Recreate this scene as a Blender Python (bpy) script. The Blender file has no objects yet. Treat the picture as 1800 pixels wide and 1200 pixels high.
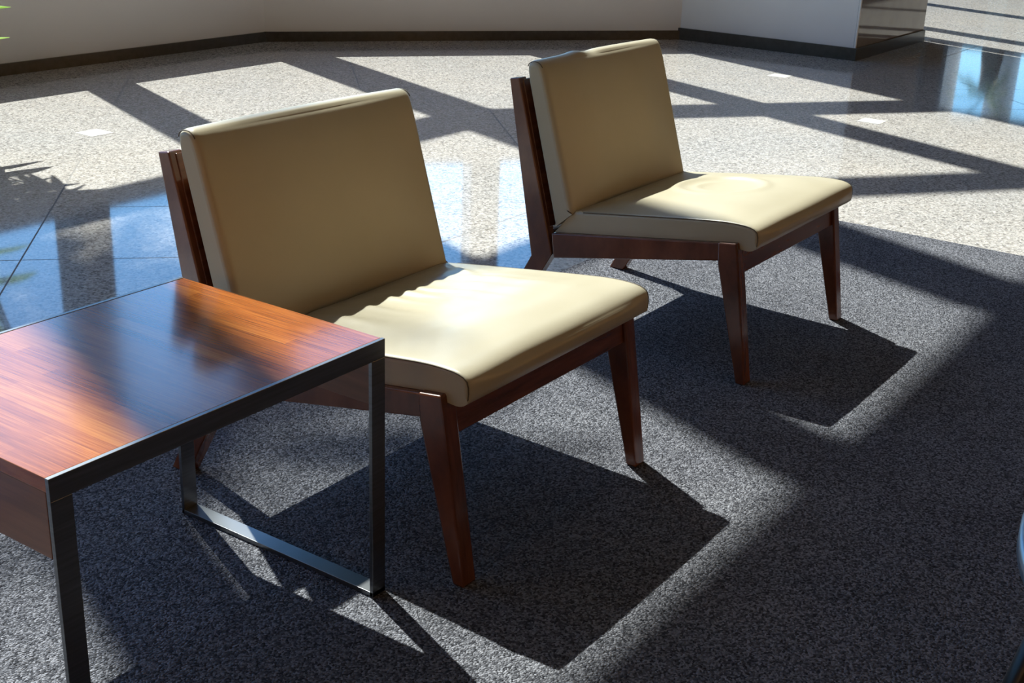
import bpy, bmesh, math, random
from mathutils import Vector, Matrix, noise
random.seed(7)
S = bpy.context.scene
COL = S.collection
PI = math.pi

# ------------------------------------------------------------------ camera
cam_d = bpy.data.cameras.new('camera'); cam = bpy.data.objects.new('camera', cam_d); COL.objects.link(cam)
yaw, pit, rol, CH = 0.59825, 0.36700, 0.03788, 1.2758
F = Vector((math.cos(yaw)*math.cos(pit), math.sin(yaw)*math.cos(pit), -math.sin(pit)))
R0 = Vector((math.sin(yaw), -math.cos(yaw), 0)); U0 = R0.cross(F)
RR = math.cos(rol)*R0 + math.sin(rol)*U0; UU = -math.sin(rol)*R0 + math.cos(rol)*U0
cam.matrix_world = Matrix(((RR.x, UU.x, -F.x, 0), (RR.y, UU.y, -F.y, 0), (RR.z, UU.z, -F.z, CH), (0, 0, 0, 1)))
cam_d.sensor_width = 36; cam_d.lens = 2246.0*36/1800; cam_d.clip_start = 0.02; cam_d.clip_end = 400
S.camera = cam

# ------------------------------------------------------------------ sky, sun, exposure
SUN = Vector((-0.29, -0.725, -1.0)).normalized()
w = bpy.data.worlds.new('sky'); S.world = w; w.use_nodes = True
nt = w.node_tree; nt.nodes.clear()
wo = nt.nodes.new('ShaderNodeOutputWorld'); bg = nt.nodes.new('ShaderNodeBackground')
sk = nt.nodes.new('ShaderNodeTexSky'); sk.sky_type = 'NISHITA'; sk.sun_disc = False
sk.sun_elevation = math.asin(-SUN.z); sk.sun_rotation = math.atan2(-SUN.x, -SUN.y)
sk.air_density = 1.0; sk.dust_density = 0.6; sk.ozone_density = 2.0
hs = nt.nodes.new('ShaderNodeHueSaturation'); hs.inputs['Saturation'].default_value = 1.5
nt.links.new(sk.outputs[0], hs.inputs['Color']); nt.links.new(hs.outputs[0], bg.inputs['Color'])
bg.inputs['Strength'].default_value = 0.42
nt.links.new(bg.outputs[0], wo.inputs[0])
sl = bpy.data.lights.new('sun', 'SUN'); so = bpy.data.objects.new('sun', sl); COL.objects.link(so)
sl.energy = 12.5; sl.angle = math.radians(0.6); sl.color = (1.0, 0.965, 0.91)
so.rotation_euler = SUN.to_track_quat('-Z', 'Y').to_euler(); so.location = (6, 20, 14)
S.view_settings.view_transform = 'Standard'; S.view_settings.look = 'None'
S.view_settings.exposure = 0.0; S.view_settings.gamma = 1.0; S.view_settings.use_curve_mapping = False
try:
    S.cycles.use_denoising = True; S.cycles.max_bounces = 12; S.cycles.diffuse_bounces = 6
    S.cycles.glossy_bounces = 6; S.cycles.transparent_max_bounces = 16
    S.cycles.sample_clamp_indirect = 8.0; S.cycles.caustics_reflective = False
except Exception: pass

# ------------------------------------------------------------------ material helpers
def mat(name):
    m = bpy.data.materials.new(name); m.use_nodes = True
    b = m.node_tree.nodes['Principled BSDF']
    return m, m.node_tree, b
def N(nt, t, **kw):
    n = nt.nodes.new(t)
    for k, v in kw.items(): setattr(n, k, v)
    return n
def L(nt, a, b): nt.links.new(a, b)
def setv(nt, sock, v):
    if isinstance(v, (int, float)): sock.default_value = v
    elif isinstance(v, (tuple, list)): sock.default_value = v
    else: nt.links.new(v, sock)
def MT(nt, op, a, b=0.0, c=0.0):
    n = nt.nodes.new('ShaderNodeMath'); n.operation = op
    setv(nt, n.inputs[0], a); setv(nt, n.inputs[1], b)
    if op in ('MULTIPLY_ADD', 'COMPARE', 'WRAP'): setv(nt, n.inputs[2], c)
    return n.outputs[0]
def MIX(nt, f, a, b):
    n = nt.nodes.new('ShaderNodeMix'); n.data_type = 'RGBA'
    setv(nt, n.inputs[0], f); setv(nt, n.inputs[6], a); setv(nt, n.inputs[7], b)
    return n.outputs[2]
def ramp(nt, f, stops, interp='LINEAR'):
    n = nt.nodes.new('ShaderNodeValToRGB'); n.color_ramp.interpolation = interp
    e = n.color_ramp.elements
    while len(e) < len(stops): e.new(0.5)
    for q, (p, c) in zip(e, stops): q.position = p; q.color = (*c, 1) if len(c) == 3 else c
    nt.links.new(f, n.inputs[0]); return n.outputs[0]
def coords(nt, scale=(1, 1, 1), rot=(0, 0, 0), loc=(0, 0, 0)):
    t = nt.nodes.new('ShaderNodeTexCoord'); m = nt.nodes.new('ShaderNodeMapping')
    m.inputs['Scale'].default_value = scale; m.inputs['Rotation'].default_value = rot; m.inputs['Location'].default_value = loc
    nt.links.new(t.outputs['Object'], m.inputs['Vector']); return m.outputs[0]
def noiset(nt, vec, scale, detail=2.0, rough=0.5):
    n = nt.nodes.new('ShaderNodeTexNoise'); n.inputs['Scale'].default_value = scale
    n.inputs['Detail'].default_value = detail; n.inputs['Roughness'].default_value = rough
    nt.links.new(vec, n.inputs['Vector']); return n.outputs['Fac']
def voro(nt, vec, scale, feature='F1'):
    n = nt.nodes.new('ShaderNodeTexVoronoi'); n.inputs['Scale'].default_value = scale; n.feature = feature
    nt.links.new(vec, n.inputs['Vector']); return n
def bump(nt, b, h, strength, dist=0.01):
    n = nt.nodes.new('ShaderNodeBump'); n.inputs['Strength'].default_value = strength; n.inputs['Distance'].default_value = dist
    nt.links.new(h, n.inputs['Height']); nt.links.new(n.outputs[0], b.inputs['Normal'])

def plain(name, col, rough=0.5, metal=0.0, spec=0.5, nz=0.0, nscale=20, bstr=0.0, coat=0.0):
    m, nt, b = mat(name)
    b.inputs['Roughness'].default_value = rough; b.inputs['Metallic'].default_value = metal
    b.inputs['Specular IOR Level'].default_value = spec
    if coat: b.inputs['Coat Weight'].default_value = coat; b.inputs['Coat Roughness'].default_value = 0.08
    v = coords(nt)
    f = noiset(nt, v, nscale, 3)
    c = tuple(x*(1-nz) for x in col); d = tuple(min(1, x*(1+nz)) for x in col)
    L(nt, ramp(nt, f, [(0.3, c), (0.7, d)]), b.inputs['Base Color'])
    if bstr: bump(nt, b, f, bstr, 0.005)
    return m

# granite floor: polished, speckled, diagonal tiles with straight borders
def granite_floor():
    m, nt, b = mat('polished_speckled_granite')
    g = N(nt, 'ShaderNodeNewGeometry'); sp = N(nt, 'ShaderNodeSeparateXYZ'); L(nt, g.outputs['Position'], sp.inputs[0])
    x, y = sp.outputs[0], sp.outputs[1]
    pos = g.outputs['Position']
    v1 = voro(nt, pos, 150.0); v2 = voro(nt, pos, 75.0)
    n1 = noiset(nt, pos, 60.0, 4.0, 0.7); n2 = noiset(nt, pos, 1.3, 2.0)
    r1 = N(nt, 'ShaderNodeSeparateColor'); L(nt, v1.outputs['Color'], r1.inputs[0])
    r2 = N(nt, 'ShaderNodeSeparateColor'); L(nt, v2.outputs['Color'], r2.inputs[0])
    base = ramp(nt, r1.outputs[0], [(0.0, (0.20, 0.19, 0.185)), (0.12, (0.30, 0.288, 0.275)), (0.3, (0.40, 0.383, 0.362)), (0.7, (0.49, 0.474, 0.452)), (1.0, (0.60, 0.58, 0.555))])
    spots = ramp(nt, r2.outputs[0], [(0.0, (0.66, 0.64, 0.62)), (0.2, (0.90, 0.89, 0.88)), (0.5, (1.0, 1.0, 1.0)), (1, (1.06, 1.03, 1.0))])
    mu = N(nt, 'ShaderNodeMix', data_type='RGBA', blend_type='MULTIPLY'); mu.inputs[0].default_value = 1
    L(nt, base, mu.inputs[6]); L(nt, spots, mu.inputs[7])
    mu2 = N(nt, 'ShaderNodeMix', data_type='RGBA', blend_type='MULTIPLY'); mu2.inputs[0].default_value = 1
    L(nt, mu.outputs[2], mu2.inputs[6]); L(nt, ramp(nt, n1, [(0.3, (0.75, 0.75, 0.75)), (0.65, (1.1, 1.1, 1.1))]), mu2.inputs[7])
    mu3 = N(nt, 'ShaderNodeMix', data_type='RGBA', blend_type='MULTIPLY'); mu3.inputs[0].default_value = 1
    L(nt, mu2.outputs[2], mu3.inputs[6]); L(nt, ramp(nt, n2, [(0.3, (0.93, 0.94, 0.96)), (0.7, (1.04, 1.02, 1.0))]), mu3.inputs[7])
    # joints
    def near(val, off, period, half):
        t = MT(nt, 'DIVIDE', MT(nt, 'SUBTRACT', val, off), period)
        fr = MT(nt, 'ABSOLUTE', MT(nt, 'SUBTRACT', MT(nt, 'SUBTRACT', t, MT(nt, 'FLOOR', t)), 0.5))
        return MT(nt, 'GREATER_THAN', fr, 0.5 - half/period)
    def at(val, c, half): return MT(nt, 'LESS_THAN', MT(nt, 'ABSOLUTE', MT(nt, 'SUBTRACT', val, c)), half)
    H = 0.0028
    u = MT(nt, 'SUBTRACT', x, y); s = MT(nt, 'ADD', x, y)
    diag = MT(nt, 'MAXIMUM', near(u, -1.17, 0.9, H*1.4), near(s, 5.80, 0.9, H*1.4))
    inb = MT(nt, 'MULTIPLY', MT(nt, 'LESS_THAN', y, 2.605), MT(nt, 'LESS_THAN', x, 5.12))        # border round the carpet
    wallb = MT(nt, 'MAXIMUM', MT(nt, 'GREATER_THAN', y, 6.03), MT(nt, 'GREATER_THAN', x, 8.35))
    notdiag = MT(nt, 'MAXIMUM', inb, wallb)
    lines = MT(nt, 'MULTIPLY', diag, MT(nt, 'SUBTRACT', 1.0, notdiag))
    e1 = MT(nt, 'MULTIPLY', at(y, 2.605, H), MT(nt, 'LESS_THAN', x, 5.12))
    e2 = MT(nt, 'MULTIPLY', at(x, 5.12, H), MT(nt, 'LESS_THAN', y, 2.605))
    e3 = MT(nt, 'MULTIPLY', inb, MT(nt, 'MULTIPLY', MT(nt, 'GREATER_THAN', x, 4.575), near(y, 1.305, 1.3, H)))
    e4 = MT(nt, 'MULTIPLY', inb, MT(nt, 'MULTIPLY', MT(nt, 'LESS_THAN', x, 4.575), near(x, 0.55, 1.3, H)))
    e5 = MT(nt, 'MULTIPLY', at(y, 6.03, H), MT(nt, 'LESS_THAN', x, 8.35))
    e6 = MT(nt, 'MULTIPLY', at(y, 2.755, H*1.3), MT(nt, 'GREATER_THAN', x, 8.35))
    for e in (e1, e2, e3, e4, e5, e6): lines = MT(nt, 'MAXIMUM', lines, e)
    L(nt, MIX(nt, lines, mu3.outputs[2], (0.24, 0.23, 0.22, 1)), b.inputs['Base Color'])
    L(nt, MT(nt, 'MULTIPLY_ADD', lines, 0.5, 0.055), b.inputs['Roughness'])
    L(nt, MT(nt, 'MULTIPLY_ADD', lines, -0.42, 0.42), b.inputs['Specular IOR Level'])
    b.inputs['IOR'].default_value = 1.5
    return m
def carpet_mat():
    m, nt, b = mat('blue_grey_loop_carpet')
    v = coords(nt)
    vo = voro(nt, v, 260.0); n1 = noiset(nt, v, 330.0, 2.0, 0.6); n2 = noiset(nt, v, 3.0, 3.0)
    sc = N(nt, 'ShaderNodeSeparateColor'); L(nt, vo.outputs['Color'], sc.inputs[0])
    c = ramp(nt, sc.outputs[0], [(0.0, (0.032, 0.033, 0.039)), (0.45, (0.112, 0.115, 0.131)), (1.0, (0.28, 0.285, 0.315))])
    mu = N(nt, 'ShaderNodeMix', data_type='RGBA', blend_type='MULTIPLY'); mu.inputs[0].default_value = 1
    L(nt, c, mu.inputs[6]); L(nt, ramp(nt, n2, [(0.3, (0.86, 0.86, 0.88)), (0.7, (1.08, 1.08, 1.08))]), mu.inputs[7])
    L(nt, mu.outputs[2], b.inputs['Base Color'])
    b.inputs['Roughness'].default_value = 0.95; b.inputs['Specular IOR Level'].default_value = 0.1
    h = MT(nt, 'ADD', MT(nt, 'MULTIPLY', vo.outputs['Distance'], -1.0), n1)
    bump(nt, b, h, 0.9, 0.006)
    return m
def wood_mat(name, c1, c2, c3, scale=(3, 60, 60), rough=0.22, coat=0.3, strips=None, spec=0.5, brot=0.0):
    m, nt, b = mat(name)
    v = coords(nt, scale)
    n1 = noiset(nt, v, 1.0, 6.0, 0.65)
    n2 = noiset(nt, coords(nt, tuple(q*0.12 for q in scale)), 1.0, 2.0)
    f = MT(nt, 'ADD', MT(nt, 'MULTIPLY', n1, 0.7), MT(nt, 'MULTIPLY', n2, 0.3))
    if strips:
        br = N(nt, 'ShaderNodeTexBrick'); L(nt, coords(nt, rot=(0, 0, brot)), br.inputs['Vector'])
        br.inputs['Scale'].default_value = 1.0
        br.inputs['Brick Width'].default_value = strips[0]; br.inputs['Row Height'].default_value = strips[1]
        br.inputs['Mortar Size'].default_value = 0.0; br.inputs['Color1'].default_value = (0, 0, 0, 1); br.inputs['Color2'].default_value = (1, 1, 1, 1)
        br.offset = 0.37
        f = MT(nt, 'ADD', MT(nt, 'MULTIPLY', f, 0.88), MT(nt, 'MULTIPLY', br.outputs['Color'], 0.12))
    L(nt, ramp(nt, f, [(0.33, c1), (0.5, c2), (0.66, c3)]), b.inputs['Base Color'])
    b.inputs['Roughness'].default_value = rough; b.inputs['Specular IOR Level'].default_value = spec
    b.inputs['Coat Weight'].default_value = coat; b.inputs['Coat Roughness'].default_value = 0.12
    bump(nt, b, n1, 0.05, 0.002)
    return m
def leather_mat():
    m, nt, b = mat('cream_leather')
    v = coords(nt)
    vo = voro(nt, v, 420.0); n1 = noiset(nt, v, 4.0, 3.0); n2 = noiset(nt, v, 35.0, 3.0)
    L(nt, ramp(nt, n1, [(0.3, (0.40, 0.358, 0.255)), (0.7, (0.44, 0.396, 0.29))]), b.inputs['Base Color'])
    b.inputs['Roughness'].default_value = 0.36; b.inputs['Specular IOR Level'].default_value = 0.5
    h = MT(nt, 'ADD', MT(nt, 'MULTIPLY', vo.outputs['Distance'], 0.3), n2)
    bump(nt, b, h, 0.06, 0.004)
    return m
def metal_mat():
    m, nt, b = mat('brushed_gunmetal')
    n1 = noiset(nt, coords(nt, (6, 6, 180)), 1.0, 4.0)
    L(nt, ramp(nt, n1, [(0.3, (0.17, 0.18, 0.19)), (0.7, (0.24, 0.25, 0.26))]), b.inputs['Base Color'])
    b.inputs['Metallic'].default_value = 0.95; b.inputs['Roughness'].default_value = 0.32
    return m
def glass_mat(name='clear_window_glass', tint=(0.93, 0.96, 0.95, 1)):
    m = bpy.data.materials.new(name); m.use_nodes = True; nt = m.node_tree; nt.nodes.clear()
    o = N(nt, 'ShaderNodeOutputMaterial'); mx = N(nt, 'ShaderNodeMixShader'); tr = N(nt, 'ShaderNodeBsdfTransparent')
    gl = N(nt, 'ShaderNodeBsdfGlossy'); fr = N(nt, 'ShaderNodeFresnel'); fr.inputs[0].default_value = 1.5
    tr.inputs[0].default_value = tint; gl.inputs['Roughness'].default_value = 0.0
    ge = N(nt, 'ShaderNodeNewGeometry'); L(nt, MT(nt, 'MULTIPLY', fr.outputs[0], MT(nt, 'SUBTRACT', 1.0, ge.outputs['Backfacing'])), mx.inputs[0]); L(nt, tr.outputs[0], mx.inputs[1]); L(nt, gl.outputs[0], mx.inputs[2]); L(nt, mx.outputs[0], o.inputs[0])
    return m
def leaf_mat(name, c1, c2, rough=0.35):
    m = bpy.data.materials.new(name); m.use_nodes = True; nt = m.node_tree; nt.nodes.clear()
    o = N(nt, 'ShaderNodeOutputMaterial'); p = N(nt, 'ShaderNodeBsdfPrincipled'); t = N(nt, 'ShaderNodeBsdfTranslucent'); mx = N(nt, 'ShaderNodeMixShader')
    f = noiset(nt, coords(nt), 3.0, 3.0)
    c = ramp(nt, f, [(0.35, c1), (0.65, c2)])
    L(nt, c, p.inputs['Base Color']); p.inputs['Roughness'].default_value = rough
    L(nt, c, t.inputs['Color']); mx.inputs[0].default_value = 0.3
    L(nt, p.outputs[0], mx.inputs[1]); L(nt, t.outputs[0], mx.inputs[2]); L(nt, mx.outputs[0], o.inputs[0])
    return m

M_FLOOR = granite_floor(); M_CARPET = carpet_mat()
M_TOP = wood_mat('red_orange_strip_veneer', (0.13, 0.032, 0.008), (0.32, 0.092, 0.018), (0.50, 0.19, 0.038), (380, 7.0, 60), 0.20, 0.6, (0.30, 0.030), brot=PI/2)
M_APRON = wood_mat('brown_veneer', (0.12, 0.045, 0.02), (0.19, 0.075, 0.033), (0.25, 0.10, 0.045), (50, 3, 50), 0.3, 0.3)
M_WOOD = wood_mat('dark_cherry_wood', (0.070, 0.022, 0.010), (0.145, 0.045, 0.020), (0.225, 0.076, 0.032), (45, 10, 6), 0.24, 0.4)
M_WOODX = wood_mat('dark_cherry_wood_crosswise', (0.070, 0.022, 0.010), (0.145, 0.045, 0.020), (0.225, 0.076, 0.032), (5, 40, 40), 0.24, 0.4)
M_LEATHER = leather_mat(); M_SEAM = plain('dark_stitched_seam', (0.10, 0.08, 0.05), 0.6)
M_WELT = plain('leather_welt', (0.50, 0.42, 0.25), 0.4)
M_METAL = metal_mat(); M_GLASS = glass_mat()
M_WALL = plain('matt_warm_white_paint', (0.74, 0.745, 0.75), 0.75, nz=0.02, nscale=2.0)
M_COLP = plain('pale_grey_satin_panel', (0.80, 0.84, 0.86), 0.35, nz=0.02, nscale=2.0)
M_STONEP = plain('polished_grey_stone_cladding', (0.20, 0.19, 0.175), 0.06, nz=0.10, nscale=6.0, spec=0.6)
M_BASE = plain('dark_stone_baseboard', (0.045, 0.042, 0.035), 0.25, nz=0.2, nscale=30)
M_SILL = plain('pale_stone_sill', (0.45, 0.44, 0.42), 0.4, nz=0.05)
M_FRAME = plain('dark_bronze_frame', (0.07, 0.07, 0.07), 0.4, metal=0.3)
M_CEIL = plain('white_ceiling_paint', (0.55, 0.55, 0.53), 0.8)
M_FAR = plain('dark_taupe_lobby_wall', (0.10, 0.09, 0.08), 0.7, nz=0.05, nscale=1.5)
M_INLAY = plain('white_marble_inlay', (0.66, 0.65, 0.62), 0.15, nz=0.04, nscale=30)
M_GROUND = plain('outdoor_paving', (0.30, 0.29, 0.27), 0.9, nz=0.15, nscale=1.2)
M_WHITE = plain('white_column_paint', (0.88, 0.88, 0.87), 0.5, nz=0.02)
M_LEAF = leaf_mat('fresh_green_leaf', (0.16, 0.34, 0.012), (0.36, 0.58, 0.03))
M_PALM = leaf_mat('palm_frond_green', (0.030, 0.085, 0.018), (0.09, 0.17, 0.03), 0.45)
M_BARK = plain('fibrous_palm_bark', (0.13, 0.10, 0.075), 0.9, nz=0.4, nscale=14, bstr=0.6)
M_POT = plain('dark_glazed_pot', (0.05, 0.05, 0.055), 0.2, nz=0.1)
M_SOIL = plain('potting_soil', (0.035, 0.024, 0.016), 0.95, nz=0.4, nscale=60)
M_BLACK = plain('black_satin_steel', (0.012, 0.012, 0.014), 0.35, metal=0.5)
M_TGLASS = plain('frosted_table_glass', (0.42, 0.62, 0.64), 0.06, spec=0.8, coat=0.5)
M_GREYRIM = plain('satin_grey_metal_rim', (0.22, 0.27, 0.33), 0.3, metal=0.7)

# ------------------------------------------------------------------ object helpers
def obj(name, bm, m, parent=None, smooth=False, bevel=0.0, seg=2, loc=None):
    me = bpy.data.meshes.new(name)
    bmesh.ops.recalc_face_normals(bm, faces=bm.faces)
    bm.to_mesh(me); bm.free()
    o = bpy.data.objects.new(name, me); COL.objects.link(o)
    if m: me.materials.append(m)
    if parent: o.parent = parent
    if loc: o.location = loc
    if smooth: me.polygons.foreach_set('use_smooth', [True]*len(me.polygons))
    if smooth == 'caps':
        for pg in me.polygons:
            if abs(pg.normal.x) > 0.985: pg.use_smooth = False
    if bevel:
        md = o.modifiers.new('bevel', 'BEVEL'); md.width = bevel; md.segments = seg; md.limit_method = 'ANGLE'; md.angle_limit = math.radians(40)
    return o
def tag(o, label, cat, group=None):
    o['label'] = label; o['category'] = cat
    if group: o['group'] = group
    return o
def thing(name, label, cat, loc=(0, 0, 0), rz=0.0, group=None):
    o = bpy.data.objects.new(name, None); COL.objects.link(o); o.location = loc; o.rotation_euler = (0, 0, rz)
    o.empty_display_size = 0.1
    return tag(o, label, cat, group)
def box(bm, x0, x1, y0, y1, z0, z1):
    v = [bm.verts.new(p) for p in ((x0, y0, z0), (x1, y0, z0), (x1, y1, z0), (x0, y1, z0), (x0, y0, z1), (x1, y0, z1), (x1, y1, z1), (x0, y1, z1))]
    for f in ((0, 3, 2, 1), (4, 5, 6, 7), (0, 1, 5, 4), (1, 2, 6, 5), (2, 3, 7, 6), (3, 0, 4, 7)): bm.faces.new([v[i] for i in f])
    return bm
def B(*a): return box(bmesh.new(), *a)
def prism(bm, pts, lo, hi, axis='z'):
    """extrude polygon pts between lo and hi along an axis"""
    def P(p, t): return {'z': (p[0], p[1], t), 'x': (t, p[0], p[1]), 'y': (p[0], t, p[1])}[axis]
    a = [bm.verts.new(P(p, lo)) for p in pts]; b = [bm.verts.new(P(p, hi)) for p in pts]
    bm.faces.new(a); bm.faces.new(b[::-1]); n = len(pts)
    for i in range(n): bm.faces.new((a[i], b[i], b[(i+1) % n], a[(i+1) % n]))
    return bm
def tube(bm, pts, r, seg=8, closed=False):
    pts = [Vector(p) for p in pts]; n = len(pts); rings = []
    rs = r if isinstance(r, (list, tuple)) else [r]*n
    up = Vector((0, 0, 1))
    for i, p in enumerate(pts):
        a = pts[(i-1) % n] if (closed or i) else p; b = pts[(i+1) % n] if (closed or i < n-1) else p
        t = (b-a).normalized()
        s = t.cross(up)
        if s.length < 0.05: s = t.cross(Vector((1, 0, 0)))
        s.normalize(); q = s.cross(t)
        rings.append([bm.verts.new(p + rs[i]*(math.cos(k*2*PI/seg)*s + math.sin(k*2*PI/seg)*q)) for k in range(seg)])
    for i in range(n if closed else n-1):
        a, b = rings[i], rings[(i+1) % n]
        for k in range(seg): bm.faces.new((a[k], a[(k+1) % seg], b[(k+1) % seg], b[k]))
    if not closed: bm.faces.new(rings[0][::-1]); bm.faces.new(rings[-1])
    return bm
def lathe(bm, prof, seg=48, c=(0, 0)):
    rings = []
    for r, z in prof: rings.append([bm.verts.new((c[0]+r*math.cos(2*PI*k/seg), c[1]+r*math.sin(2*PI*k/seg), z)) for k in range(seg)])
    for a, b in zip(rings, rings[1:]):
        for k in range(seg): bm.faces.new((a[k], a[(k+1) % seg], b[(k+1) % seg], b[k]))
    bm.faces.new(rings[0][::-1]); bm.faces.new(rings[-1])
    return bm
def struct(name, bm, m, bevel=0.0, smooth=False):
    o = obj(name, bm, m, None, smooth, bevel); o['kind'] = 'structure'; return o

# ------------------------------------------------------------------ setting: room shell
YW = 6.42                                   # inner face of the window wall
DA = Vector((6.30, YW, 0)); DB = Vector((8.70, 4.52, 0)); DD = (DB-DA).normalized(); DN = Vector((-DD.y, DD.x, 0))   # diagonal wall, DN points outwards
CEIL = 7.86
XR, YB, XL = 18.0, -5.5, -4.0
fl = B(XL-0.2, XR, YB-0.2, YW, -0.12, 0.0)
struct('floor', fl, M_FLOOR)
struct('trim_1', B(-3.0, 4.575, -3.5, 2.10, 0.0, 0.009), M_CARPET)['label'] = 'dark blue-grey loop carpet inset in the granite'
struct('ceiling', B(XL-0.2, XR+0.2, YB-0.2, YW+0.16, CEIL, CEIL+0.2), M_CEIL)
# low window wall on the left, along X
struct('wall_left', B(XL, DA.x+0.05, YW, YW+0.22, 0, 0.845), M_WALL)
struct('baseboard_left', B(XL, DA.x+0.01, YW-0.014, YW, 0, 0.066), M_BASE)
struct('trim_2', B(XL, DA.x+0.03, YW-0.048, YW+0.24, 0.845, 0.875), M_SILL)
def diag_box(bm, s0, s1, n0, n1, z0, z1):
    pts = [DA + DD*s + DN*n for s, n in ((s0, n0), (s1, n0), (s1, n1), (s0, n1))]
    return prism(bm, [(p.x, p.y) for p in pts], z0, z1)
DL = (DB-DA).length
struct('wall_back', diag_box(bmesh.new(), -0.02, DL, 0, 0.22, 0, 0.845), M_WALL)
struct('baseboard_back', diag_box(bmesh.new(), -0.005, DL, -0.014, 0, 0, 0.066), M_BASE)
struct('trim_3', diag_box(bmesh.new(), -0.02, DL, -0.048, 0.24, 0.845, 0.875), M_SILL)
# pillar at the end of the diagonal wall: painted front, polished side
PX0, PX1, PY0, PY1 = 8.70, 10.15, 3.165, 5.62
struct('wall_pillar', B(PX0, PX1-0.012, PY0+0.012, PY1, 0, CEIL), M_COLP)
struct('trim_4', B(PX0+0.012, PX1, PY0, PY0+0.012, 0, CEIL), M_STONEP)
struct('trim_5', B(PX0-0.004, PX0+0.012, PY0-0.004, PY0+0.008, 0, CEIL), M_COLP)
bb = B(PX0-0.016, PX0, PY0-0.016, 4.53, 0, 0.085); box(bb, PX0, PX1, PY0-0.016, PY0, 0, 0.085)
struct('baseboard_pillar', bb, M_BASE)
# closing walls
struct('wall_rear', B(XL-0.2, XR+0.2, YB-0.2, YB, 0, CEIL), M_FAR)
struct('wall_side', B(XL-0.2, XL, YB, YW+0.22, 0, CEIL), M_FAR)
# floor inlays
for i, (cx, cy) in enumerate(((3.675, 4.86), (7.68, 3.26), (6.65, 2.275))):
    struct('trim_%d' % (6+i), B(cx-0.062, cx+0.062, cy-0.062, cy+0.062, 0.0, 0.0015), M_INLAY)

# ------------------------------------------------------------------ windows
wn = 0
def window(name, p0, d, nrm, length, z0, z1, bars_s, bars_z, mull=(0.22, 0.26), endw=None):
    """glazed curtain wall from p0 along d; bars_s = mullion centres, bars_z = transom (lo, hi)"""
    def bx(bm, s0, s1, n0, n1, za, zb):
        pts = [p0 + d*s + nrm*n for s, n in ((s0, n0), (s1, n0), (s1, n1), (s0, n1))]
        return prism(bm, [(p.x, p.y) for p in pts], za, zb)
    f = bmesh.new()
    for s in bars_s: bx(f, s-mull[0]/2, s+mull[0]/2, 0.08-mull[1]/2+0.02, 0.08+mull[1]/2+0.02, z0, z1)
    for a, b in bars_z: bx(f, 0, length, 0.02, 0.16, a, b)
    bx(f, 0, length, 0.05, 0.13, z0, z0+0.03); bx(f, 0, length, 0.05, 0.13, z1-0.06, z1)
    o = struct(name, f, M_FRAME)
    g = bmesh.new(); bx(g, 0, length, 0.085, 0.095, z0+0.02, z1-0.02)
    obj('glass', g, M_GLASS, o)
    return o
TZ = [(3.53, 3.83), (5.76, 6.02)]
window('window_1', Vector((XL, YW, 0)), Vector((1, 0, 0)), Vector((0, 1, 0)), DA.x-XL, 0.875, CEIL,
       [4.79-XL-1.54*k for k in range(0, 6)], TZ)
window('window_2', DA, DD, DN, DL, 0.875, CEIL, [1.58], TZ)
struct('trim_9', prism(bmesh.new(), [(6.14, 6.44), (6.28, 6.40), (6.44, 6.36), (6.50, 6.58), (6.30, 6.68), (6.14, 6.68)], 0.875, CEIL), M_FRAME)
# beyond the pillar: taller glass straight down to the floor
Y2 = 5.5
window('window_3', Vector((PX1, Y2, 0)), Vector((1, 0, 0)), Vector((0, 1, 0)), 15.6-PX1, 0.0, CEIL, [1.12, 1.72, 3.45], [(5.2, 5.5)], (0.16, 0.2))
window('window_4', Vector((XR, 5.30, 0)), Vector((0, -1, 0)), Vector((1, 0, 0)), 3.1, 0.0, 1.95, [1.75], [], (0.10, 0.2))
wr = B(XR, XR+0.2, YB, 2.2, 0, CEIL); box(wr, XR, XR+0.2, 2.2, 5.30, 1.95, CEIL); box(wr, XR, XR+0.2, 5.30, Y2+0.2, 0, CEIL); box(wr, 15.6, XR, Y2, Y2+0.2, 0, CEIL)
struct('wall_right', wr, M_FAR)

# ------------------------------------------------------------------ side table
def side_table():
    x0, y0, W, D, H = 0.8745, 1.3084, 0.6652, 0.5035, 0.5
    w, t = 0.034, 0.0075
    T = thing('side_table', 'square side table with glossy red-orange wood top and flat dark metal sled legs', 'side table', (x0, y0, 0))
    obj('table_top', B(0.001, W-0.001, t+0.0006, D-t-0.0006, H-0.022, H), M_TOP, T, bevel=0.0012)
    for k, s in ((0, 0.0), (1, W-0.018)):
        obj('end_panel', B(s+0.0015, s+0.0165, t+0.0035, D-t-0.0035, H-0.122, H-0.0225), M_APRON, T, bevel=0.001)
    for ya in (0.0, D-t):
        obj('top_rail', B(0, W, ya, ya+t, H-0.033, H+0.0005), M_METAL, T, bevel=0.0006)
        for xa in (0.0, W-w):
            obj('leg', B(xa, xa+w, ya, ya+t, 0.010, H-0.033), M_METAL, T, bevel=0.0006)
    for xa in (0.0, W-w):
        obj('floor_bar', B(xa, xa+w, 0, D, 0.0095, 0.019), M_METAL, T, bevel=0.0006)
    return T
side_table()

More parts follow.
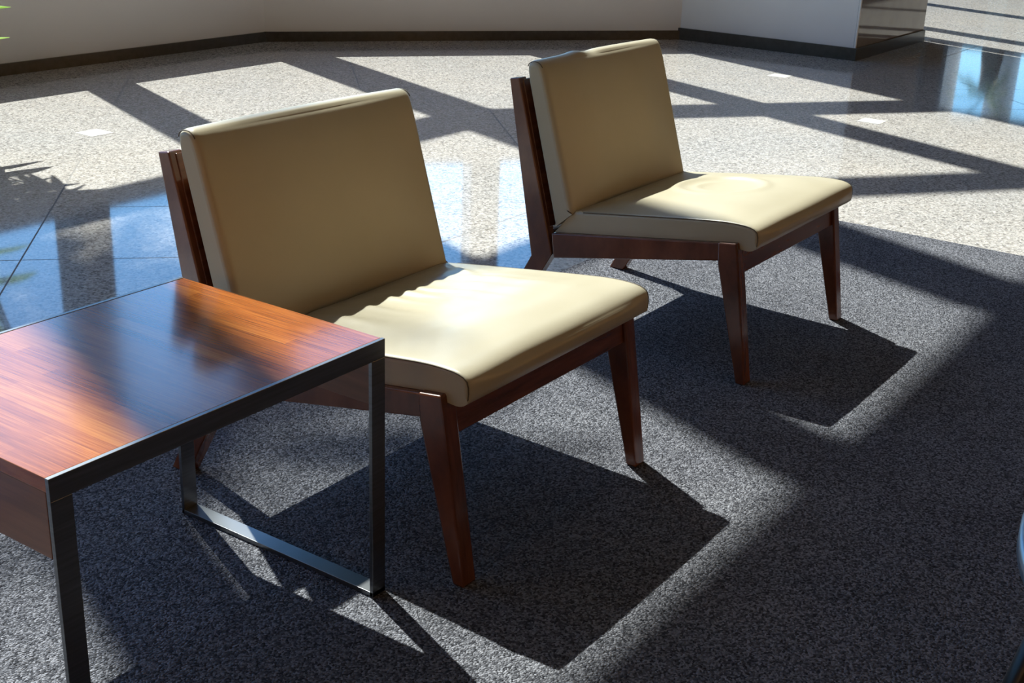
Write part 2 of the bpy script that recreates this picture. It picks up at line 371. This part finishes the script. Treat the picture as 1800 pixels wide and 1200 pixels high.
# ------------------------------------------------------------------ lounge chairs
CW = 0.67
def bez(p, n=8):
    """round the corners of polygon p: list of (y, z, radius)"""
    out = []; m = len(p)
    for i in range(m):
        a = Vector(p[i-1][:2]); b = Vector(p[i][:2]); c = Vector(p[(i+1) % m][:2]); r = p[i][2]
        if r <= 0: out.append((b.x, b.y)); continue
        u = (a-b); v = (c-b); ru = min(r, u.length*0.48); rv = min(r, v.length*0.48)
        A = b+u.normalized()*ru; Cc = b+v.normalized()*rv
        for k in range(n+1):
            t = k/n; q = A*(1-t)**2 + b*2*t*(1-t) + Cc*t*t; out.append((q.x, q.y))
    return out
def resample(p, n):
    P = [Vector(q) for q in p]; m = len(P); d = [(P[(i+1) % m]-P[i]).length for i in range(m)]; tot = sum(d)
    out = []; i = 0; acc = 0
    for k in range(n):
        s = tot*k/n
        while acc+d[i] < s: acc += d[i]; i += 1
        out.append(P[i].lerp(P[(i+1) % m], (s-acc)/max(d[i], 1e-9)))
    return out
def cushion(prof, x0, x1, disp, nx=90, npf=220, edge=0.010):
    """profile (y, z) swept along x, ends rolled in by edge; disp(u, y, z, n) -> offset along outward normal"""
    P = resample(prof, npf); cy = sum(q.x for q in P)/npf; cz = sum(q.y for q in P)/npf
    nr = []
    for i in range(npf):
        t = (P[(i+1) % npf]-P[i-1]).normalized(); nn = Vector((t.y, -t.x))
        nr.append(nn)
    area = sum(P[i].x*P[(i+1) % npf].y-P[(i+1) % npf].x*P[i].y for i in range(npf))
    if area < 0: nr = [-q for q in nr]
    xs = [];
    for k in range(5): a = k/4*PI/2; xs.append((x0+edge*(1-math.sin(a)), edge*(1-math.cos(a))) )
    xs = xs[::-1][:0] or [(x0+edge*(1-math.cos(a)), edge*(1-math.sin(a))) for a in [k/5*PI/2 for k in range(6)]]
    mid = [(x0+edge+(x1-x0-2*edge)*k/nx, 0.0) for k in range(1, nx)]
    end = [(x1-(x-x0), e) for x, e in xs[::-1]]
    st = xs+mid+end
    bm = bmesh.new(); rings = []
    for x, ins in st:
        u = (x-x0)/(x1-x0); ring = []
        for q, nn in zip(P, nr):
            dd = disp(u, q.x, q.y, nn)-ins*sstep(-0.5, 0.0, nn.y)*(1-sstep(0.5, 0.9, nn.x))
            ring.append(bm.verts.new((x, q.x+nn.x*dd, q.y+nn.y*dd)))
        rings.append(ring)
    for a, b in zip(rings, rings[1:]):
        for k in range(npf): bm.faces.new((a[k], a[(k+1) % npf], b[(k+1) % npf], b[k]))
    for ring, sx in ((rings[0], -1), (rings[-1], 1)):
        inner = ring
        for f in (0.96,):
            nw = [bm.verts.new((v.co.x, cy+(v.co.y-cy)*1.0 + 0, v.co.z)) for v in inner]
            # shrink towards the profile's middle line
            for v, r in zip(nw, ring): v.co.y = cy+(r.co.y-cy)*(0.35+0.65*f); v.co.z = (lambda zc: zc+(r.co.z-zc)*f)(cz + (r.co.y-cy)*slope)
            for k in range(len(ring)): bm.faces.new((inner[k], inner[(k+1) % len(ring)], nw[(k+1) % len(ring)], nw[k]))
            inner = nw
        bm.faces.new(inner)
    return bm, P, nr
slope = 0.0
SEAT = [(0.612, 0.2885, 0.004), (0.078, 0.3655, 0.002), (0.064, 0.352, 0.004), (0.030, 0.349, 0.014), (0.010, 0.362, 0.015), (0.012, 0.404, 0.015), (0.036, 0.4150, 0.02), (0.10, 0.4165, 0.05), (0.26, 0.397, 0.08), (0.556, 0.3570, 0.01)]
BACK = [(0.606, 0.305, 0.006), (0.715, 0.700, 0.01), (0.722, 0.735, 0.018), (0.700, 0.748, 0.018), (0.672, 0.742, 0.02), (0.655, 0.700, 0.02), (0.5500, 0.3535, 0.006)]
def sstep(a, b, x):
    t = max(0, min(1, (x-a)/(b-a))); return t*t*(3-2*t)
def bumpf(u, a=0.12): return sstep(0, a, u)*sstep(0, a, 1-u)
def lounge_chair(loc, label, kind):
    global slope
    T = thing('lounge_chair', label, 'chair', loc, 0, 'cream leather lounge chairs')
    # side rails
    for xa in (0.0, CW-0.028):
        obj('side_rail', prism(bmesh.new(), [(0.100, 0.3155), (0.602, 0.219), (0.612, 0.288), (0.066, 0.3665), (0.090, 0.340)], xa, xa+0.028, 'x'), M_WOODX if 0 else M_WOOD, T, bevel=0.003)
    # front legs: wide at the rail, narrow at the floor, raked forward
    for xa in (-0.0015, CW-0.0385):
        obj('front_leg', prism(bmesh.new(), [(0.0, 0.0), (0.026, 0.0), (0.108, 0.308), (0.112, 0.362), (0.061, 0.3685), (0.054, 0.335)], xa, xa+0.040, 'x'), M_WOOD, T, bevel=0.004)
    # rear post and leg in one bent piece
    for xa in (-0.0015, CW-0.0325):
        obj('rear_leg', prism(bmesh.new(), [(0.738, 0.0), (0.788, 0.0), (0.675, 0.212), (0.768, 0.692), (0.737, 0.697), (0.607, 0.228)], xa, xa+0.034, 'x'), M_WOOD, T, bevel=0.003)
    obj('front_rail', prism(bmesh.new(), [(0.054, 0.283), (0.078, 0.280), (0.094, 0.349), (0.063, 0.349)], 0.038, CW-0.038, 'x'), M_WOODX, T, bevel=0.002)
    obj('rear_rail', prism(bmesh.new(), [(0.612, 0.226), (0.634, 0.232), (0.648, 0.290), (0.626, 0.286)], 0.033, CW-0.033, 'x'), M_WOODX, T, bevel=0.002)
    obj('back_panel', prism(bmesh.new(), [(0.626, 0.300), (0.643, 0.296), (0.7515, 0.688), (0.7325, 0.692)], 0.014, CW-0.014, 'x'), M_WOODX, T, bevel=0.002)
    # seat cushion
    def dseat(u, y, z, n):
        if n.y < 0.2: return (0.006*max(0, -n.x)*bumpf(u, 0.2)*sstep(0.352, 0.38, z)) if n.x < -0.2 else 0.0
        v = (y-0.02)/0.54
        top = sstep(0.2, 0.8, n.y)
        d = 0.015*sstep(-0.02, 0.30, v)*sstep(0, 0.25, 1-v)*bumpf(u, 0.22)
        if kind == 0:
            # creases fanning out from the rear right of the seat
            for (cu, cv, du, dv, wd, am) in ((0.68, 0.62, 0.10, -1.0, 0.020, 0.0036), (0.585, 0.60, 0.06, -1.0, 0.017, 0.0040), (0.515, 0.68, 0.02, -1.0, 0.015, 0.0036),
                                             (0.43, 0.72, 0.04, -1.0, 0.020, 0.0042), (0.32, 0.74, 0.0, -1.0, 0.022, 0.0040), (0.20, 0.76, -0.05, -1.0, 0.025, 0.0036), (0.77, 0.55, 0.12, -1.0, 0.020, 0.0026), (0.86, 0.80, -0.5, -1.0, 0.022, 0.0040)):
                a = (u-cu); b = (v-cv); l = math.hypot(du, dv); al = (a*du+b*dv)/l; ac = (-a*dv+b*du)/l + 0.25*al*al
                d += am*math.exp(-(ac/wd)**2)*math.exp(-(al/0.19)**2)
                d -= am*0.7*math.exp(-((ac-0.042)/(wd*1.1))**2)*math.exp(-(al/0.17)**2)
            d += 0.0022*noise.noise(Vector((u*3.2, v*11, 1.7)))*bumpf(u)
        else:
            # shallow oval dent with a raised lip
            r = math.hypot((u-0.56)/0.18, (v-0.50)/0.23)
            ang = math.atan2(v-0.50, u-0.56)
            d += 0.0085*math.exp(-((r-1)/0.13)**2)*(0.65+0.35*math.sin(ang+0.8)) - 0.006*math.exp(-(r/0.7)**2)
            d += 0.0036*math.exp(-((r-0.55)/0.10)**2)*(0.5+0.5*math.sin(ang-0.4))
            d += 0.0050*math.exp(-((v-0.86-0.05*math.sin(u*7))/0.03)**2)*math.exp(-((u-0.33)/0.18)**2)
            d += 0.0013*noise.noise(Vector((u*3, v*7, 6.1)))*bumpf(u)
        return d*top
    slope = -0.10
    bm, P, nr = cushion(bez(SEAT), 0.015, CW-0.015, dseat)
    sc = obj('seat_cushion', bm, M_LEATHER, T, smooth='caps')
    def seam_path(P, nr, x, sel, off=0.0006):
        idx = [i for i in range(len(P)) if sel(P[i], nr[i])]
        # make contiguous
        cut = next((k for k in range(1, len(idx)) if idx[k]-idx[k-1] > 1), None)
        if cut: idx = idx[cut:]+idx[:cut]
        return [(x, P[i].x+nr[i].x*(off-0.003), P[i].y+nr[i].y*(off-0.003)) for i in idx[::2]]
    for x in (0.0165, CW-0.0165):
        pth = seam_path(P, nr, x, lambda q, n: (n.y > 0.1 and q.y > 0.36) or n.x < -0.25)
        obj('seam', tube(bmesh.new(), pth, 0.0014, 6), M_SEAM, sc, smooth=True)
    # back cushion
    def dback(u, y, z, n):
        v = (z-0.36)/0.38
        if n.x < -0.5: return 0.010*math.sin(PI*min(1, max(0, v)))**0.6*bumpf(u, 0.3)
        if n.y > 0.5 and z > 0.7: return (0.0035*math.sin(PI*u) + (0.004*math.exp(-((u-0.30)/0.05)**2)-0.003*math.exp(-((u-0.40)/0.06)**2))*kind)*sstep(0.5, 0.9, n.y)
        return 0.0
    slope = 3.6; 
    bm, P, nr = cushion2(BACK, 0.006, CW-0.012, dback)
    bc = obj('back_cushion', bm, M_LEATHER, T, smooth='caps')
    for x in (0.009, CW-0.015):
        pth = seam_path(P, nr, x, lambda q, n: q.y > 0.728)
        obj('seam', tube(bmesh.new(), pth, 0.0012, 6), M_SEAM, bc, smooth=True)
    return T
def cushion2(prof, x0, x1, disp):
    """as cushion(), for the upright back: end caps shrink towards the leaning middle line"""
    global slope
    P = bez(prof)
    bm, PP, nr = cushion_up(P, x0, x1, disp)
    return bm, PP, nr
def cushion_up(prof, x0, x1, disp, nx=70, npf=180, edge=0.016):
    P = resample(prof, npf); nr = []
    for i in range(npf):
        t = (P[(i+1) % npf]-P[i-1]).normalized(); nr.append(Vector((t.y, -t.x)))
    area = sum(P[i].x*P[(i+1) % npf].y-P[(i+1) % npf].x*P[i].y for i in range(npf))
    if area < 0: nr = [-q for q in nr]
    st0 = [(x0+edge*(1-math.cos(a)), edge*(1-math.sin(a))) for a in [k/5*PI/2 for k in range(6)]]
    mid = [(x0+edge+(x1-x0-2*edge)*k/nx, 0.0) for k in range(1, nx)]
    st = st0+mid+[(x1-(x-x0), e) for x, e in st0[::-1]]
    bm = bmesh.new(); rings = []
    for x, ins in st:
        u = (x-x0)/(x1-x0)
        ring = []
        for q, n in zip(P, nr):
            dd = disp(u, q.x, q.y, n)-ins*sstep(-0.5, -0.05, n.y)
            ring.append(bm.verts.new((x, q.x+n.x*dd, q.y+n.y*dd)))
        rings.append(ring)
    for a, b in zip(rings, rings[1:]):
        for k in range(npf): bm.faces.new((a[k], a[(k+1) % npf], b[(k+1) % npf], b[k]))
    for ring, sx in ((rings[0], -1), (rings[-1], 1)):
        inner = ring
        for f in (0.96,):
            nw = []
            for r in ring:
                z = 0.53+(r.co.z-0.53)*(0.5+0.5*f); yc = 0.635+(z-0.53)*0.285
                y = yc+(r.co.y-(0.635+(r.co.z-0.53)*0.285))*f
                nw.append(bm.verts.new((r.co.x, y, z)))
            for k in range(npf): bm.faces.new((inner[k], inner[(k+1) % npf], nw[(k+1) % npf], nw[k]))
            inner = nw
        bm.faces.new(inner)
    return bm, P, nr
lounge_chair((1.632, 1.198, 0.009), 'cream leather lounge chair right behind the side table, seat creased', 0)
lounge_chair((2.852, 1.215, 0.009), 'cream leather lounge chair farther from the side table, oval dent in its seat', 1)

# ------------------------------------------------------------------ round table at the right edge
def round_table():
    c = (1.631, -0.173); r = 0.45
    T = thing('round_table', 'round glass-topped table with grey rim, cut by the right edge of the photo', 'table', (c[0], c[1], 0.009))
    z = 0.50
    obj('table_top', lathe(bmesh.new(), [(r-0.03, z-0.004), (r-0.006, z), (r-0.004, z+0.004), (r-0.006, z+0.008), (0.02, z+0.008)][::1], 96), M_TGLASS, T, smooth=False)
    obj('rim', lathe(bmesh.new(), [(r-0.05, z-0.030), (r-0.006, z-0.030), (r, z-0.024), (r, z-0.004), (r-0.008, z-0.002), (r-0.05, z-0.005)], 96), M_GREYRIM, T, smooth=True)
    for k in range(4):
        a = math.radians(112+90*k); ca, sa = math.cos(a), math.sin(a)
        pts = [((r-0.06)*ca, (r-0.06)*sa, z-0.03), ((r-0.01)*ca, (r-0.01)*sa, 0.25), ((r+0.03)*ca, (r+0.03)*sa, 0.0)]
        obj('leg', tube(bmesh.new(), pts, [0.022, 0.018, 0.013], 12), M_BLACK, T, smooth=True)
    return T
round_table()

# ------------------------------------------------------------------ unseen warm lamps added across the lobby as fill
M_SHADE = bpy.data.materials.new('warm_fill_shade'); M_SHADE.use_nodes = True
_b = M_SHADE.node_tree.nodes['Principled BSDF']; _b.inputs['Base Color'].default_value = (0.8, 0.7, 0.5, 1)
_b.inputs['Emission Color'].default_value = (1.0, 0.52, 0.17, 1); _b.inputs['Emission Strength'].default_value = 15.0
def fill_lamp(x, y, z, rz, label):
    T = thing('fill_lamp', label, 'lamp', (x, y, z), rz, 'added warm fill lamps')
    obj('back_plate', B(-0.10, 0.10, 0.0, 0.03, -0.20, 0.20), M_FRAME, T, bevel=0.004)
    obj('bracket', B(-0.02, 0.02, 0.02, 0.13, -0.03, 0.03), M_FRAME, T, bevel=0.003)
    obj('lamp_shade', lathe(bmesh.new(), [(0.20, -0.30), (0.22, -0.28), (0.22, 0.28), (0.20, 0.30)], 32, (0, 0.36)), M_SHADE, T, smooth=True)
for x, nm in ((2.0, 'leftmost'), (5.8, 'second from left'), (9.5, 'third from left'), (13.2, 'rightmost')):  # rear row out of view, put in for the warm glow on the backrests
    fill_lamp(x, YB, 2.0, 0, 'unseen warm fill lamp on the rear wall, %s of four' % nm)
for y, nm in ((-2.4, 'farther from'), (1.4, 'nearer to')):  # side pair out of view, added to warm the left-facing chair sides
    fill_lamp(XL, y, 1.7, -PI/2, 'unseen added fill lamp on the side wall behind the table, %s the windows' % nm)

# ------------------------------------------------------------------ plants
def leaf(bm, base, d, length, width, droop, seg=7, fold=0.25):
    """one arching lance-shaped leaf"""
    d = d.normalized(); side = d.cross(Vector((0, 0, 1)))
    if side.length < 0.01: side = Vector((1, 0, 0))
    side.normalize(); p = Vector(base); rows = []
    for i in range(seg+1):
        t = i/seg
        wd = width*math.sin(PI*min(1, (t*0.93+0.05)))**0.8*(1-0.25*t)
        up = side.cross(d).normalized()
        rows.append((bm.verts.new(p-side*wd/2+up*wd*fold), bm.verts.new(p), bm.verts.new(p+side*wd/2+up*wd*fold)))
        p = p+d*(length/seg); d = (d+Vector((0, 0, -droop/seg))).normalized()
    for a, b in zip(rows, rows[1:]):
        bm.faces.new((a[0], a[1], b[1], b[0])); bm.faces.new((a[1], a[2], b[2], b[1]))
def potted_plant(loc, label, seed=3):
    rnd = random.Random(seed)
    T = thing('potted_plant', label, 'plant', loc)
    obj('pot', lathe(bmesh.new(), [(0.13, 0), (0.15, 0.01), (0.19, 0.34), (0.20, 0.36), (0.185, 0.36), (0.175, 0.33), (0.02, 0.33)], 40), M_POT, T, smooth=True)
    obj('soil', lathe(bmesh.new(), [(0.165, 0.332), (0.17, 0.338), (0.01, 0.345)], 32), M_SOIL, T)
    st = bmesh.new(); lf = bmesh.new()
    for k in range(13):
        a = rnd.random()*2*PI if k < 7 else rnd.uniform(-1.0, 0.9); r0 = 0.03+0.08*rnd.random(); h = 0.55+0.55*rnd.random(); lean = 0.10+0.25*rnd.random()
        b = Vector((r0*math.cos(a), r0*math.sin(a), 0.34)); top = Vector(((r0+lean*h)*math.cos(a), (r0+lean*h)*math.sin(a), 0.34+h))
        tube(st, [b, b.lerp(top, 0.5)+Vector((0, 0, 0.03)), top], [0.008, 0.006, 0.004], 6)
        for j in range(11):
            t = 0.3+0.7*j/10; p = b.lerp(top, t); aa = a+rnd.uniform(-PI, PI)
            if p.z < 0.86 and math.cos(aa) > -0.1: continue
            leaf(lf, p, Vector((math.cos(aa), math.sin(aa), rnd.uniform(0.1, 0.9))), rnd.uniform(0.22, 0.36), rnd.uniform(0.045, 0.07), rnd.uniform(0.5, 1.3))
    # the shoots whose tips reach into view
    for tip, wid in (((0.40, -0.02, 0.572), 0.10), ((0.395, 0.0, 0.445), 0.06)):
        b = Vector((0.10, 0, tip[2]-0.02)); d = Vector(tip)-b; leaf(lf, b, d+Vector((0, 0, 0.03)), d.length*1.01, wid, 0.15)
    obj('stem', st, M_BARK, T, smooth=True); obj('foliage', lf, M_LEAF, T, smooth=True)
    return T
potted_plant((2.92, 4.90, 0), 'leafy green plant in a dark pot on the granite, tips at the top left edge')

def palm(loc, h, label, seed, nfr=22, fl=2.0, name='palm_tree', lean=(0.0, 0.0), group=None, lo=-0.3):
    rnd = random.Random(seed)
    T = thing(name, label, 'palm', loc, 0, group)
    tp = Vector((lean[0], lean[1], h))
    if h > 0.5:
        pts = [Vector((0, 0, 0)), Vector((lean[0]*0.3, lean[1]*0.3, h*0.5)), tp]
        obj('trunk', tube(bmesh.new(), pts, [0.17, 0.13, 0.11], 14), M_BARK, T, smooth=True)
    lf = bmesh.new()
    for k in range(nfr):
        a = 2*PI*k/nfr*2.4+rnd.uniform(-0.2, 0.2); el = rnd.uniform(lo, 1.25)
        d = Vector((math.cos(a)*math.cos(el), math.sin(a)*math.cos(el), math.sin(el))); p = tp.copy(); L_ = fl*rnd.uniform(0.8, 1.1); n = 22
        for i in range(n):
            t = i/n; q = p+d*(L_/n)
            sd = d.cross(Vector((0, 0, 1))); sd.normalize()
            if i == n-1 or i % 1 == 0:
                r = 0.010*(1-t)+0.003; up = sd.cross(d)
                v = [lf.verts.new(x) for x in (p-sd*r, p+sd*r, q+sd*r, q-sd*r)]; lf.faces.new(v)
            if t > 0.12:
                ll = 0.42*fl/2*math.sin(PI*(0.15+0.8*t))
                for sg in (-1, 1):
                    dd = (sd*sg+d*0.75+Vector((0, 0, -0.25))).normalized()
                    leaf(lf, p, dd, ll, 0.035*fl/2+0.008, 0.5, 3, 0.0)
            p = q; d = (d+Vector((0, 0, -1.15/n))).normalized()
    obj('fronds', lf, M_PALM, T, smooth=False)
    return T
palm((3.88, 7.35, -0.12), 5.7, 'shorter of two slim palms outside the left window wall', 5, 26, 1.15, lo=-0.2)
palm((4.42, 8.67, -0.12), 9.3, 'taller of two slim palms outside the left window wall', 9, 19, 0.9, lo=-0.2)
pl = thing('planter', 'dark stone planter outside the far glass, holding two palms', 'planter', (19.1, 4.3, -0.12))
obj('planter_wall', B(-0.45, 0.45, -1.3, 1.32, 0, 1.20), M_BASE, pl, bevel=0.01); obj('soil', B(-0.40, 0.40, -1.25, 1.27, 1.19, 1.24), M_SOIL, pl)
palm((19.1, 4.92, 1.12), 0.62, 'low palm in the outdoor planter, nearer to the white columns', 21, 18, 0.62, 'garden_palm', group='garden palms outside', lo=0.0)
palm((19.1, 3.72, 1.12), 0.62, 'low palm in the outdoor planter, farther from the white columns', 33, 18, 0.58, 'garden_palm', group='garden palms outside', lo=0.0)

# ------------------------------------------------------------------ outside
g = struct('trim_10', B(-40, 60, -40, 60, -0.32, -0.12), M_GROUND); g['label'] = 'pale paving outside the windows'
for (x, y), lb in (((20.4, 5.95), 'round white column outside, left of the two by the garden palms'), ((20.4, 5.06), 'round white column outside, right of the two by the garden palms')):
    t = thing('column', lb, 'column', (x, y, -0.12)); obj('shaft', lathe(bmesh.new(), [(0.22, 0), (0.20, 7.5)], 40), M_WHITE, t, smooth=False)
    obj('base', lathe(bmesh.new(), [(0.30, 0), (0.30, 0.12), (0.26, 0.15)], 40), M_WHITE, t)
